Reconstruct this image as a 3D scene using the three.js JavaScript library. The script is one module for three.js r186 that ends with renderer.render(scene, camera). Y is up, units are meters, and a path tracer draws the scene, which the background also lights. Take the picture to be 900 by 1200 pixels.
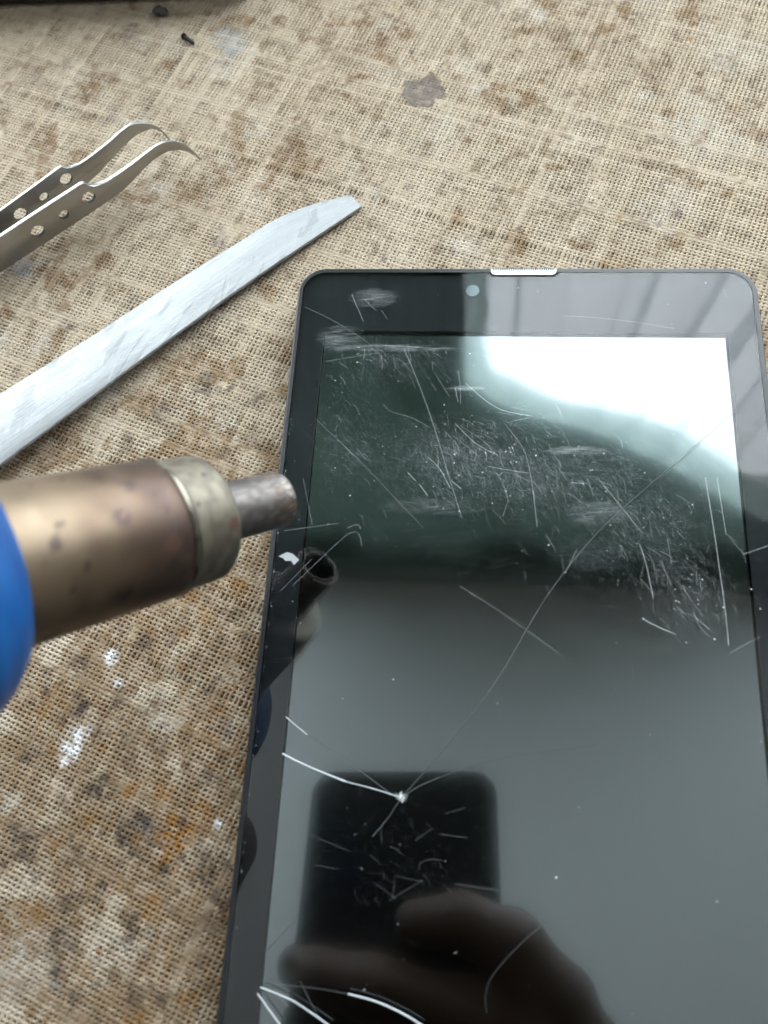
import * as THREE from 'three';
import { RectAreaLightUniformsLib } from 'three/addons/lights/RectAreaLightUniformsLib.js';
import { RoundedBoxGeometry } from 'three/addons/geometries/RoundedBoxGeometry.js';
import { MarchingCubes } from 'three/addons/objects/MarchingCubes.js';
import { mergeGeometries, mergeVertices, toCreasedNormals as creased } from 'three/addons/utils/BufferGeometryUtils.js';

// ---------- camera, light, exposure ----------
const T = 0.009;                                    // height of the tablet's glass above the bench
const CAM = new THREE.Vector3(-0.01329657, 0.1689449, 0.11897736);
const FWD = new THREE.Vector3(-0.09698986, -0.94061753, -0.32531774).normalize();
const DOWN = new THREE.Vector3(0.02948194, -0.32943052, 0.94371942);
const RIGHT = new THREE.Vector3().crossVectors(DOWN, FWD).normalize();
const scene = new THREE.Scene();
scene.background = new THREE.Color(0x000000);
const camera = new THREE.PerspectiveCamera(67.03, 0.75, 0.002, 30);
camera.up.copy(DOWN).negate();
camera.position.copy(CAM);
camera.lookAt(CAM.clone().add(FWD));
camera.focus = 0.188;
camera.userData.fStop = 12.5;
scene.add(camera);
RectAreaLightUniformsLib.init();
const WIN = { x0: -1.15, x1: 1.0, y0: 0.06, y1: 1.4 };   // the window opening beside the bench
const daylight = new THREE.RectAreaLight(new THREE.Color(0.89, 0.965, 1.0), 8.4, WIN.x1 - WIN.x0 - 0.02, WIN.y1 - WIN.y0 - 0.02);
daylight.name = 'daylight';
daylight.position.set((WIN.x0 + WIN.x1) / 2, (WIN.y0 + WIN.y1) / 2, -0.52);
daylight.lookAt((WIN.x0 + WIN.x1) / 2, (WIN.y0 + WIN.y1) / 2, 1);
scene.add(daylight);
const renderer = new THREE.WebGLRenderer({ antialias: true });
renderer.setSize(768, 1024);
renderer.toneMapping = THREE.LinearToneMapping;
renderer.toneMappingExposure = 1.0;
renderer.shadowMap.enabled = true;

// ---------- helpers ----------
const V3 = (x, y, z) => new THREE.Vector3(x, y, z);
let seed = 7;
const rnd = () => { seed = (seed * 1664525 + 1013904223) >>> 0; return seed / 4294967296; };
const hash = (x, y) => { let h = (Math.imul(x, 374761393) + Math.imul(y, 668265263)) | 0; h = Math.imul(h ^ (h >>> 13), 1274126177); return ((h ^ (h >>> 16)) >>> 0) / 4294967296; };
function noise(x, y) {
  const xi = Math.floor(x), yi = Math.floor(y), u = x - xi, v = y - yi, a = u * u * (3 - 2 * u), b = v * v * (3 - 2 * v);
  return (hash(xi, yi) * (1 - a) + hash(xi + 1, yi) * a) * (1 - b) + (hash(xi, yi + 1) * (1 - a) + hash(xi + 1, yi + 1) * a) * b;
}
const fbm = (x, y, n = 4) => { let s = 0, w = 0.5, t = 0; for (let i = 0; i < n; i++) { s += w * noise(x, y); t += w; w *= 0.5; x = x * 2.03 + 17.1; y = y * 2.03 + 9.7; } return s / t; };
const smooth = (a, b, x) => { const t = Math.min(1, Math.max(0, (x - a) / (b - a))); return t * t * (3 - 2 * t); };
const mix = (a, b, t) => a + (b - a) * t;
const mix3 = (a, b, t) => [mix(a[0], b[0], t), mix(a[1], b[1], t), mix(a[2], b[2], t)];
const mat = (name, rgb, rough, o = {}) => { const m = new THREE.MeshPhysicalMaterial({ roughness: rough, ...o }); m.color.setRGB(...rgb); m.name = name; return m; };
function part(name, g, m, parent) { const o = new THREE.Mesh(g, m); o.name = name; o.castShadow = o.receiveShadow = true; parent.add(o); return o; }
function thing(name, label, category, x = 0, y = 0, z = 0) { const o = new THREE.Group(); o.name = name; o.position.set(x, y, z); o.userData = { label, category }; scene.add(o); return o; }
function structure(name, g, m) { const o = part(name, g, m, scene); o.userData = { kind: 'structure' }; return o; }
const toCreasedNormals = (g, a) => { g.scale(1000, 1000, 1000); const n = creased(g, a); n.scale(0.001, 0.001, 0.001); return n; };   // its matching of corners expects sizes above a centimetre
const box = (x0, x1, y0, y1, z0, z1) => { const g = new THREE.BoxGeometry(x1 - x0, y1 - y0, z1 - z0); g.translate((x0 + x1) / 2, (y0 + y1) / 2, (z0 + z1) / 2); return g; };
const merge = (list) => mergeGeometries(list.map((g) => { const n = g.index ? g.toNonIndexed() : g; for (const k of Object.keys(n.attributes)) if (!['position', 'normal', 'uv'].includes(k)) n.deleteAttribute(k); return n; }));
function noiseTexture(size, f, srgb = false) {            // f(x, y) in 0..1 -> grey or [r, g, b]
  const d = new Uint8Array(size * size * 4);
  for (let y = 0; y < size; y++) for (let x = 0; x < size; x++) { const v = f(x, y), c = Array.isArray(v) ? v : [v, v, v], i = (y * size + x) * 4; for (let k = 0; k < 3; k++) d[i + k] = Math.max(0, Math.min(255, c[k] * 255)); d[i + 3] = 255; }
  const t = new THREE.DataTexture(d, size, size);
  t.wrapS = t.wrapT = THREE.RepeatWrapping; t.magFilter = THREE.LinearFilter; t.minFilter = THREE.LinearMipmapLinearFilter; t.generateMipmaps = true; t.needsUpdate = true;
  if (srgb) t.colorSpace = THREE.SRGBColorSpace;
  return t;
}
const repeat = (t, x, y = x) => { const c = t.clone(); c.repeat.set(x, y); c.needsUpdate = true; return c; };
function roundRect(w, z0, z1, r) {                       // shape whose y is -z of the world
  const s = new THREE.Shape(), x = w / 2;
  s.moveTo(-x + r, -z0); s.lineTo(x - r, -z0); s.absarc(x - r, -z0 - r, r, Math.PI / 2, 0, true); s.lineTo(x, -z1 + r); s.absarc(x - r, -z1 + r, r, 0, -Math.PI / 2, true);
  s.lineTo(-x + r, -z1); s.absarc(-x + r, -z1 + r, r, -Math.PI / 2, -Math.PI, true); s.lineTo(-x, -z0 - r); s.absarc(-x + r, -z0 - r, r, Math.PI, Math.PI / 2, true);
  return s;
}
const flat = (g, y) => { g.rotateX(-Math.PI / 2); g.translate(0, y, 0); return g; };   // shape (x, y) -> world (x, height, -y)
const slab = (s, y0, y1, b = 0, seg = 2) => flat(new THREE.ExtrudeGeometry(s, { depth: y1 - y0 - 2 * b, bevelEnabled: b > 0, bevelThickness: b, bevelSize: b, bevelOffset: -b, bevelSegments: seg, curveSegments: 12 }), y0 + b);
const grain = noiseTexture(512, (x, y) => 0.5 * hash(x, y) + 0.5 * fbm(x / 4, y / 4, 3));
const brushed = noiseTexture(512, (x, y) => 0.35 + 0.35 * noise(x / 60, y * 0.9) + 0.3 * noise(x / 14 + 50, y / 2.2));
const blotch = noiseTexture(512, (x, y) => fbm(x / 32, y / 32, 5));
// ---------- the room that lights the bench ----------
const plaster = mat('plaster', [0.62, 0.60, 0.56], 0.9, { bumpMap: repeat(grain, 6), bumpScale: 0.001 });
const whitewash = mat('whitewash', [0.84, 0.85, 0.85], 0.9, { bumpMap: repeat(grain, 6), bumpScale: 0.001 });
const RX0 = -1.9, RX1 = 2.3, RZ1 = 2.7, RY0 = -0.76, RY1 = 1.5, WZ = -0.42;
structure('wall', merge([box(RX0, WIN.x0, RY0, RY1, WZ - 0.24, WZ), box(WIN.x1, RX1, RY0, RY1, WZ - 0.24, WZ), box(WIN.x0, WIN.x1, RY0, WIN.y0, WZ - 0.24, WZ), box(WIN.x0, WIN.x1, WIN.y1, RY1, WZ - 0.24, WZ)]), plaster);
structure('wall_001', box(RX0 - 0.2, RX0, RY0, RY1, WZ - 0.24, RZ1), plaster);
structure('wall_002', box(RX1, RX1 + 0.2, RY0, RY1, WZ - 0.24, RZ1), plaster);
structure('wall_003', box(RX0 - 0.2, RX1 + 0.2, RY0, RY1, RZ1, RZ1 + 0.2), plaster);
structure('ceiling', box(RX0 - 0.2, RX1 + 0.2, RY1, RY1 + 0.15, WZ - 0.24, RZ1 + 0.2), whitewash);
structure('floor', box(RX0 - 0.2, RX1 + 0.2, RY0 - 0.1, RY0, WZ - 0.24, RZ1 + 0.2), mat('floorboards', [0.24, 0.17, 0.11], 0.6));

{ // window: frame, mullion and two panes bright with the overcast daylight behind them
  const w = thing('window', 'bright daylit window behind the curtains, mirrored in the tablet glass', 'window', 0, 0, 0);
  const paint = mat('window_paint', [0.75, 0.75, 0.73], 0.5), f = 0.055, xm = (WIN.x0 + WIN.x1) / 2;
  part('frame', merge([box(WIN.x0, WIN.x0 + f, WIN.y0, WIN.y1, -0.62, -0.565), box(WIN.x1 - f, WIN.x1, WIN.y0, WIN.y1, -0.62, -0.565), box(WIN.x0 + f, WIN.x1 - f, WIN.y0, WIN.y0 + f, -0.62, -0.565), box(WIN.x0 + f, WIN.x1 - f, WIN.y1 - f, WIN.y1, -0.62, -0.565), box(xm - f / 2, xm + f / 2, WIN.y0 + f, WIN.y1 - f, -0.62, -0.565)]), paint, w);
  part('sill', box(WIN.x0 - 0.04, WIN.x1 + 0.04, WIN.y0 - 0.03, WIN.y0 - 0.001, -0.55, -0.395), paint, w);
  const glow = mat('window_pane', [0.1, 0.1, 0.1], 0.2, { emissive: new THREE.Color(0.93, 0.98, 1), emissiveIntensity: 2 });
  part('pane', box(WIN.x0 + f, xm - f / 2, WIN.y0 + f, WIN.y1 - f, -0.605, -0.595), glow, w);
  part('pane', box(xm + f / 2, WIN.x1 - f, WIN.y0 + f, WIN.y1 - f, -0.605, -0.595), glow, w);
}
function cloth(nx, ny, at) {                              // a hanging sheet: at(u, v) -> [x, y, z]
  const p = [], uv = [], ix = [];
  for (let j = 0; j <= ny; j++) for (let i = 0; i <= nx; i++) { const q = at(i / nx, j / ny); p.push(...q); uv.push(q[0], q[1]); }
  for (let j = 0; j < ny; j++) for (let i = 0; i < nx; i++) { const a = j * (nx + 1) + i, b = a + 1, c = a + nx + 1, d = c + 1; ix.push(a, b, d, a, d, c); }
  const g = new THREE.BufferGeometry(); g.setAttribute('position', new THREE.Float32BufferAttribute(p, 3)); g.setAttribute('uv', new THREE.Float32BufferAttribute(uv, 2)); g.setIndex(ix); g.computeVertexNormals(); return g;
}
{ // sheer curtain in deep uneven folds
  const t = thing('sheer_curtain', 'thin white sheer curtain hanging in folds across the window, mirrored in the tablet', 'curtain', 0, 0, 0);
  const tulle = mat('tulle', [0.93, 0.95, 0.97], 0.5, { transmission: 0.92, side: THREE.DoubleSide });
  const X0 = -1.14, X1 = 1.0;
  part('panel', cloth(420, 24, (u, v) => {
    const k = u * 24 + 1.6 * fbm(u * 7, 3), a = 0.009 + 0.024 * noise(u * 9, 1.5), x = mix(X0, X1, u) + 0.010 * Math.sin(k * 12.566 + 1) * (0.6 + noise(u * 14, 8));
    return [x + 0.01 * Math.sin(v * 5 + u * 30), mix(0.02, 1.42, v), -0.385 + a * Math.sin(k * 6.283) * (1.1 - 0.35 * v)];
  }), tulle, t);
}
{ // green drape drawn aside to the left over the sheer curtain
  const t = thing('green_drape', 'dark green drape drawn aside beside the sheer curtain, mirrored dark in the tablet', 'curtain', 0, 0, 0);
  const velvet = mat('green_cloth', [0.10, 0.145, 0.115], 0.95, { transmission: 0.25, side: THREE.DoubleSide });
  const E = [[-0.02, -0.035], [0.5, -0.014], [0.65, -0.012], [0.71, 0.005], [0.755, 0.05], [0.80, 0.10], [0.83, 0.18], [0.86, 0.24], [0.905, 0.29], [1.0, 0.37], [1.1, 0.46], [1.44, 0.85]];
  const edge = (h) => { let i = 0; while (i < E.length - 2 && h > E[i + 1][0]) i++; const s = (h - E[i][0]) / (E[i + 1][0] - E[i][0]); return mix(E[i][1], E[i + 1][1], Math.max(0, Math.min(1, s))); };
  part('panel', cloth(160, 80, (u, v) => { const h = mix(-0.02, 1.42, v), x = mix(-0.17 - 0.17 * h, edge(h), u); return [x, h, -0.345 + 0.014 * Math.sin(u * 38 + 2 * fbm(u * 4, v * 2)) * (1 - 0.4 * v) + 0.01 * Math.sin(u * 19 + v * 3)]; }), velvet, t);
  const voile = mat('added_green_voile', [0.50, 0.58, 0.54], 0.7, { transmission: 0.7, side: THREE.DoubleSide });
  part('added_edge_layer', cloth(90, 70, (u, v) => { const h = mix(-0.01, 1.42, v); return [mix(edge(h - 0.03) - 0.05, edge(h + 0.022) + 0.004 + 0.03 * fbm(h * 14, 2), u), h, -0.366 + 0.006 * Math.sin(u * 17 + h * 6)]; }), voile, t);  // sheer layer added to soften the drape edge in the mirrored window
  const pel = thing('added_pelmet', 'added unseen dark green board over the curtains, keeps window light off the near ceiling', 'added_pelmet', -0.05, 1.40, -0.36);  // unseen boards added to stop window light reaching the near ceiling
  part('board', box(-1.2, 1.2, -0.03, 0.098, 0.05, 0.07), velvet, pel); part('top_board', box(-1.2, 1.2, 0.028, 0.034, -0.058, 0.049), velvet, pel); for (const x of [-1.2, 1.18]) part('end_board', box(x, x + 0.02, -0.03, 0.098, -0.058, 0.049), velvet, pel);
  const rod = thing('curtain_rod', 'metal curtain rod above the window over the drape', 'curtain rod', -0.05, 1.412, -0.365), g = new THREE.CylinderGeometry(0.010, 0.010, 2.3, 20); g.rotateZ(Math.PI / 2);
  part('rod', g, mat('rod_metal', [0.4, 0.36, 0.3], 0.4, { metalness: 1 }), rod);
  const bm = mat('bracket_metal', [0.3, 0.28, 0.25], 0.5, { metalness: 1 });
  for (const x of [-1.1, 1.1]) part('bracket', box(x - 0.01, x + 0.01, -0.01, 0.01, -0.055, -0.010), bm, rod);
}
{
  const t = thing('workbench', 'wooden workbench under the burlap cloth beside the window', 'workbench', 0, 0, 0), wood = mat('bench_wood', [0.20, 0.13, 0.07], 0.7);
  part('tabletop', new RoundedBoxGeometry(1.3, 0.035, 0.53, 2, 0.004).translate(0, -0.0205, -0.065), wood, t);
  for (const x of [-0.6, 0.6]) for (const z of [-0.28, 0.15]) part('leg', box(x - 0.03, x + 0.03, RY0, -0.0385, z - 0.03, z + 0.03), wood, t);
}
// ---------- burlap on the bench: threads, holes, stains and painted glints ----------
const STAINS_AND_GLINTS=[
 [-27.4,-67.5,5.9,'glue',1],[-9.4,-75.5,3.2,'brown',0.6],[-3.9,-59.6,2.4,'brown',0.6],[-5.4,-48.4,1.5,'brown',0.5],[-86.1,-87.1,7.4,'blue',0.5],[-119.1,-92.6,4.6,'violet',0.5],
 [-29.4,-33.6,1.8,'dark',0.6],[-40.4,-59.9,3.7,'brown',0.5],[0.5,-19.1,1.5,'dark',0.6],[-15.6,-83.3,3.8,'brown',0.5],[11.3,-87.2,3.3,'brown',0.4],[50.3,-51.6,12.6,'pale',0.5],
 [37.7,-26.3,9.8,'pale',0.45],[24.1,-7.8,4.3,'rust',0.3],[35.8,-73.3,6.8,'brown',0.3],[-20.7,-50.2,10.4,'pale',0.4],[59.3,-78.8,10.5,'pale',0.5],[-77.9,29,4.7,'dark',0.6],
 [-64.4,32.4,2.8,'dark',0.55],[-88,35.2,3.8,'dark',0.5],[-95.3,44.7,3.2,'dark',0.5],[-113.2,20.9,2.9,'grey',0.6],[-134.5,-6.7,4.1,'blue',0.6],[-117.3,12,2.5,'dark',0.5],
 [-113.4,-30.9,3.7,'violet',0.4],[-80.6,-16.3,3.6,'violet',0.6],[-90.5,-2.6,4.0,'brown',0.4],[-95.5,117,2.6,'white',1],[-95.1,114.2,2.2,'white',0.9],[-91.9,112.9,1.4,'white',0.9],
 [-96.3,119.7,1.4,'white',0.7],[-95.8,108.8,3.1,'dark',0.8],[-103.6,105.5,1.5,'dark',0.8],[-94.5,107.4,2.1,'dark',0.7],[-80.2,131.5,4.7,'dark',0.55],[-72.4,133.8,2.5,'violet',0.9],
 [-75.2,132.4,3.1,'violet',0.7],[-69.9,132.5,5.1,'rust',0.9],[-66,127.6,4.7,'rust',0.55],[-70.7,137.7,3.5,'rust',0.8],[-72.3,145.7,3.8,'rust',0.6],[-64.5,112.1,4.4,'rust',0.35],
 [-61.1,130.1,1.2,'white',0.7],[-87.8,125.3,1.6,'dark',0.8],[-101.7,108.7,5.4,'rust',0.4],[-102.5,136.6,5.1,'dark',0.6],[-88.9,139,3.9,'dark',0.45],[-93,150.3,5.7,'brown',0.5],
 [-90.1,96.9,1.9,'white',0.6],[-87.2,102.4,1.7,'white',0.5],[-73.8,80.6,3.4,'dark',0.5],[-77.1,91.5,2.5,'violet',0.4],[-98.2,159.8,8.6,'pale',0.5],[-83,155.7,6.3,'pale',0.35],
 [-73.9,162.4,1.8,'dark',0.6],[-66.1,163.2,2.9,'brown',0.6],[-59.9,158.4,2.2,'brown',0.6],[-90.3,159.2,1.5,'dark',0.6],[-62.7,138.8,3.8,'brown',0.4],[-83.5,143.4,1.5,'dark',0.7],
 [-105.5,118.8,2.0,'dark',0.5],[-107.1,128.5,2.8,'pale',0.6],[-79.5,112.9,3.7,'brown',0.35],[-69.8,101.5,4.1,'brown',0.3],[-70.8,46.4,2.1,'dark',0.5],[-74.6,53.2,2.7,'dark',0.5],
 [-124,45.3,2.4,'dark',0.6],[-82,15.5,4.8,'brown',0.4],[-59.7,15.3,4.3,'brown',0.3],[-60.9,43.9,2.7,'brown',0.5],[-82.8,165.9,3.7,'brown',0.5],[-144.6,-76.1,5.1,'violet',0.35],
 [-137.4,-81,2.9,'dark',0.35],[-124.2,-75.5,4.0,'brown',0.4],[-104.7,-61.7,4.4,'brown',0.35],[-153.4,-73,2.9,'brown',0.6],[-118.7,-60.4,3.9,'grey',0.4],[-73,-64,5.4,'brown',0.3],
 [-63.9,-48.1,6.4,'brown',0.25],[-53.3,-83.1,8.3,'brown',0.25],[16.2,-37.8,6.5,'brown',0.25],
];
{
  const cloth_ = thing('burlap_cloth', 'stained tan burlap cloth covering the whole bench under the tools', 'cloth', 0, 0, 0);
  cloth_.userData.label = 'stained tan burlap cloth covering the bench under all the tools';
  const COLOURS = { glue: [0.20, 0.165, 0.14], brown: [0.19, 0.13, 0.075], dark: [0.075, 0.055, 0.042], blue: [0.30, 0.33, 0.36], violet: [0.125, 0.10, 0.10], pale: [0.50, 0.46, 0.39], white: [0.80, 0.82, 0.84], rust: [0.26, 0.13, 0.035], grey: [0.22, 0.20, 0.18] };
  const all = STAINS_AND_GLINTS.map((s) => ({ x: s[0], z: s[1], r: s[2], c: COLOURS[s[3]], k: s[3], a: s[4] }));
  for (let i = 0; i < 700; i++) { const c = ['brown', 'dark', 'brown', 'violet', 'rust', 'grey', 'pale'][Math.floor(rnd() * 7)]; all.push({ x: -180 + 300 * rnd(), z: -130 + 320 * rnd(), r: 0.4 + 2.2 * rnd() * rnd() + (c === 'pale' ? 3 : 0), c: COLOURS[c], k: c, a: 0.25 + 0.45 * rnd() }); }
  for (let i = 0; i < 420; i++) { const c = ['brown', 'rust', 'brown', 'dark', 'dark'][Math.floor(rnd() * 5)]; all.push({ x: -112 + 62 * (rnd() + rnd()) / 1.0 * 0.62, z: 60 + 115 * rnd(), r: 0.7 + 3.4 * rnd() * rnd(), c: COLOURS[c], k: c, a: 0.3 + 0.4 * rnd() }); }   // extra stains in the dirtier corner, also painting its dimmer light
  const BIN = 16, bins = new Map();
  for (const s of all) for (let i = Math.floor((s.x - s.r * 1.6) / BIN); i <= Math.floor((s.x + s.r * 1.6) / BIN); i++) for (let j = Math.floor((s.z - s.r * 1.6) / BIN); j <= Math.floor((s.z + s.r * 1.6) / BIN); j++) { const k = i * 1000 + j; if (!bins.has(k)) bins.set(k, []); bins.get(k).push(s); }
  function dye(x, z, thread) {                             // [r, g, b, how far the holes are clogged]
    const a = fbm(x / 22 + 5, z / 22, 4), b = fbm(x / 4 + 40, z / 4, 3), d = fbm(x / 1.7, z / 1.7 + 90, 2);
    let c = mix3([0.48, 0.40, 0.295], [0.34, 0.265, 0.18], 0.4 * smooth(0.3, 0.8, a * 0.45 + b * 0.55));
    c = mix3(c, [0.55, 0.48, 0.38], 0.4 * smooth(0.5, 0.75, fbm(x / 9 + 80, z / 11 + 7, 4)));
    c = mix3(c, [0.15, 0.10, 0.055], 0.42 * smooth(0.5, 0.7, b) * smooth(0.42, 0.62, d));
    c = mix3(c, [0.225, 0.14, 0.068], 0.72 * smooth(0.60, 0.72, fbm(x / 8 + 11, z / 8 + 31, 5) + (x < -40 ? 0.32 * smooth(10, 85, z + 30 * (a - 0.5)) : 0)) * (0.5 + 0.5 * smooth(0.3, 0.6, d)));  // left-side bias mixes real dirt with dimmer light painted in
    let fill = 0.75 * smooth(0.5, 0.72, fbm(x / 7 + 30, z / 7 + 60, 4)) * smooth(0.3, 0.6, noise(x / 1.3, z / 1.3));
    for (const s of bins.get(Math.floor(x / BIN) * 1000 + Math.floor(z / BIN)) || []) {
      const q = Math.hypot(x - s.x, z - s.z) / s.r + 1.3 * (fbm(x / (0.45 * s.r + 0.6) + s.x, z / (0.45 * s.r + 0.6), 3) - 0.5);
      let w = s.a * (s.k === 'glue' ? smooth(1.0, 0.9, q) : smooth(1.15, 0.35, q) * (0.45 + 0.75 * smooth(0.3, 0.65, noise(x / 0.9 + 7, z / 0.9))));
      if (s.k === 'white') w = Math.min(1, w * 1.5) * (0.55 + 0.45 * smooth(0.25, 0.4, noise(x / 0.8, z / 0.8 + 3)));  // white also paints a varnish glint as plain colour
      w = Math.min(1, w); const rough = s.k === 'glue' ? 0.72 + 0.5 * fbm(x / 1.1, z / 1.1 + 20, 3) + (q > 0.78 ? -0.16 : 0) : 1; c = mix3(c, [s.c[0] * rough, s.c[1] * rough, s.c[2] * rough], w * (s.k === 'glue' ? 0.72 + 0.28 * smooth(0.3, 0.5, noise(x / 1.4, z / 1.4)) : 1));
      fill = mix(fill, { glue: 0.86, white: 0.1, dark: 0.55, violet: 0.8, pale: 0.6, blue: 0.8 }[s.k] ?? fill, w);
    }
    const t = 0.70 + 0.34 * thread;
    return [c[0] * t * 1.03, c[1] * t, c[2] * t * 0.99, fill];
  }
  const A = 20 * Math.PI / 180, P1 = 1.13, P2 = 1.02, e1 = [Math.cos(A), Math.sin(A)], e2 = [Math.sin(A), -Math.cos(A)];   // row and column threads, in mm
  const FR = [-0.38, -0.29, 0, 0.29, 0.38], prof = (d) => Math.sqrt(Math.max(0, 1 - (d / 0.36) ** 2)), S = 5;
  const tan = Math.tan(33.515 * Math.PI / 180), inView = (x, z) => {
    const q = V3(x / 1000, 0, z / 1000).sub(CAM), w = q.dot(FWD), m = 0.013;
    return w > 0.02 && Math.abs(q.dot(RIGHT)) < w * tan * 0.75 + m && Math.abs(q.dot(DOWN)) < w * tan + m && !(Math.abs(x) < 50 && z > 5);
  };
  const i0 = -215, i1 = 215, j0 = -245, j1 = 215, NX = (i1 - i0) * S + 1;
  const id = new Map(), pos = [], col = [], uvs = [], ix = [];
  function vertex(gi, gj) {
    const key = gj * NX + gi; if (id.has(key)) return id.get(key);
    const ci = Math.floor(gi / S), cj = Math.floor(gj / S), du = FR[gi % S], dv = FR[gj % S], i = i0 + ci, j = j0 + cj;
    const wob = 0.55 * (noise(i * 0.13, j * 0.05 + 9) - 0.5), wov = 0.55 * (noise(i * 0.05 + 60, j * 0.13) - 0.5);
    const u = (i + du + wob + 0.16 * (hash(i, j) - 0.5)) * P1, v = (j + dv + wov + 0.16 * (hash(i + 500, j) - 0.5)) * P2;
    const x = u * e1[0] + v * e2[0], z = u * e1[1] + v * e2[1];
    const par = (i + j) % 2 ? -1 : 1, warpW = 0.80 + 0.34 * hash(i, 77), weftW = 0.80 + 0.34 * hash(88, j);
    const cw = prof(du / warpW), cf = prof(dv / weftW), wv = Math.cos(Math.PI * dv) * par * 0.07, fv = -Math.cos(Math.PI * du) * par * 0.07;
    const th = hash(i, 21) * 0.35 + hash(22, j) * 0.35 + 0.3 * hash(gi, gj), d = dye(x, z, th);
    const warp = cw > 0 ? -0.30 + 0.30 * cw + wv : -1.05, weft = cf > 0 ? -0.30 + 0.30 * cf + fv : -1.05;
    const h = mix(Math.max(warp, weft), -0.07 + 0.1 * (hash(gi, gj) - 0.5) * 0.5, d[3]) - 0.06 + 0.05 * (hash(gi + 9, gj) - 0.5);
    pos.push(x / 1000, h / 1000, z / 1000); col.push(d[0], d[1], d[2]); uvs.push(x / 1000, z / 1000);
    id.set(key, pos.length / 3 - 1); return pos.length / 3 - 1;
  }
  for (let cj = 0; cj < j1 - j0; cj++) for (let ci = 0; ci < i1 - i0; ci++) {
    const u = (i0 + ci + 0.5) * P1, v = (j0 + cj + 0.5) * P2; if (!inView(u * e1[0] + v * e2[0], u * e1[1] + v * e2[1])) continue;
    for (let b = 0; b < S; b++) for (let a = 0; a < S; a++) { const gi = ci * S + a, gj = cj * S + b, p = vertex(gi, gj), q = vertex(gi + 1, gj), r = vertex(gi + 1, gj + 1), s = vertex(gi, gj + 1); ix.push(p, q, r, p, r, s); }
  }
  const g = new THREE.BufferGeometry();
  g.setAttribute('position', new THREE.Float32BufferAttribute(pos, 3)); g.setAttribute('color', new THREE.Float32BufferAttribute(col, 3)); g.setAttribute('uv', new THREE.Float32BufferAttribute(uvs, 2)); g.setIndex(ix); g.computeVertexNormals();
  const jute = mat('jute', [1, 1, 1], 0.8, { vertexColors: true, bumpMap: repeat(grain, 55), bumpScale: 0.00006, specularIntensity: 0.5 });
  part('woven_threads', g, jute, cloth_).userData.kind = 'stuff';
  const weave = noiseTexture(512, (x, y) => { const a = Math.abs(Math.sin(x * Math.PI / 16)), b = Math.abs(Math.sin(y * Math.PI / 16)); return Math.max(a, b) * 0.9; });
  const outer = mat('jute_outer', [0.40, 0.32, 0.215], 0.9, { bumpMap: repeat(weave, 26), bumpScale: 0.0004 });
  const sheet = box(-0.6, 0.6, -0.0024, -0.0012, -0.32, 0.188), su = sheet.attributes.uv, sp = sheet.attributes.position;
  for (let i = 0; i < sp.count; i++) su.setXY(i, sp.getX(i) * e1[0] + sp.getZ(i) * e1[1], sp.getX(i) * e2[0] + sp.getZ(i) * e2[1]);
  part('backing', sheet, outer, cloth_);
}
// ---------- tablet ----------
const CRACKS=[
 [3,[-47.1,115.5,-43.7,116.9,-38.4,118.7,-34.0,120.0]],
 [1.6,[-34.0,120.0,-28.0,121.1,-22.9,122.3]],
 [1.6,[-47.2,108.3,-42.5,111.6]],
 [1.2,[-42.5,111.6,-37.0,114.7,-32.5,117.0,-28.1,119.8,-25.5,121.4,-22.9,122.3]],
 [1.2,[-22.9,122.3,-16.6,114.8,-5.1,99.4,5.2,81.4,16.0,67.0,31.9,51.5,46.8,37.7]],
 [1.5,[-22.9,122.3,-19.7,120.1,-15.6,118.1]],
 [1,[-15.6,118.1,-8.2,115.2,4.9,112.0,14.8,110.2]],
 [1.4,[-22.9,122.3,-25.2,126.0,-28.0,129.6]],
 [2.4,[-47.4,157.4,-44.8,160.0,-42.6,162.1]],
 [2.6,[-47.0,156.4,-43.9,157.2,-40.5,158.2,-37.2,159.7,-33.6,161.5]],
 [1.2,[-46.3,155.7,-41.5,155.7,-36.0,155.8,-30.8,156.2]],
 [3,[-30.8,156.2,-25.7,157.0,-21.0,158.4,-16.8,160.2]],
 [0.8,[5.0,141.6,-0.4,146.3,-5.2,151.8,-6.1,154.2,-5.9,157.2]],
 [1.2,[-47.0,151.0,-42.2,145.6]],
 [1.2,[-39.7,154.9,-36.1,160.0]],
 [1,[-43.9,157.2,-41.5,159.1]],
];
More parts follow.
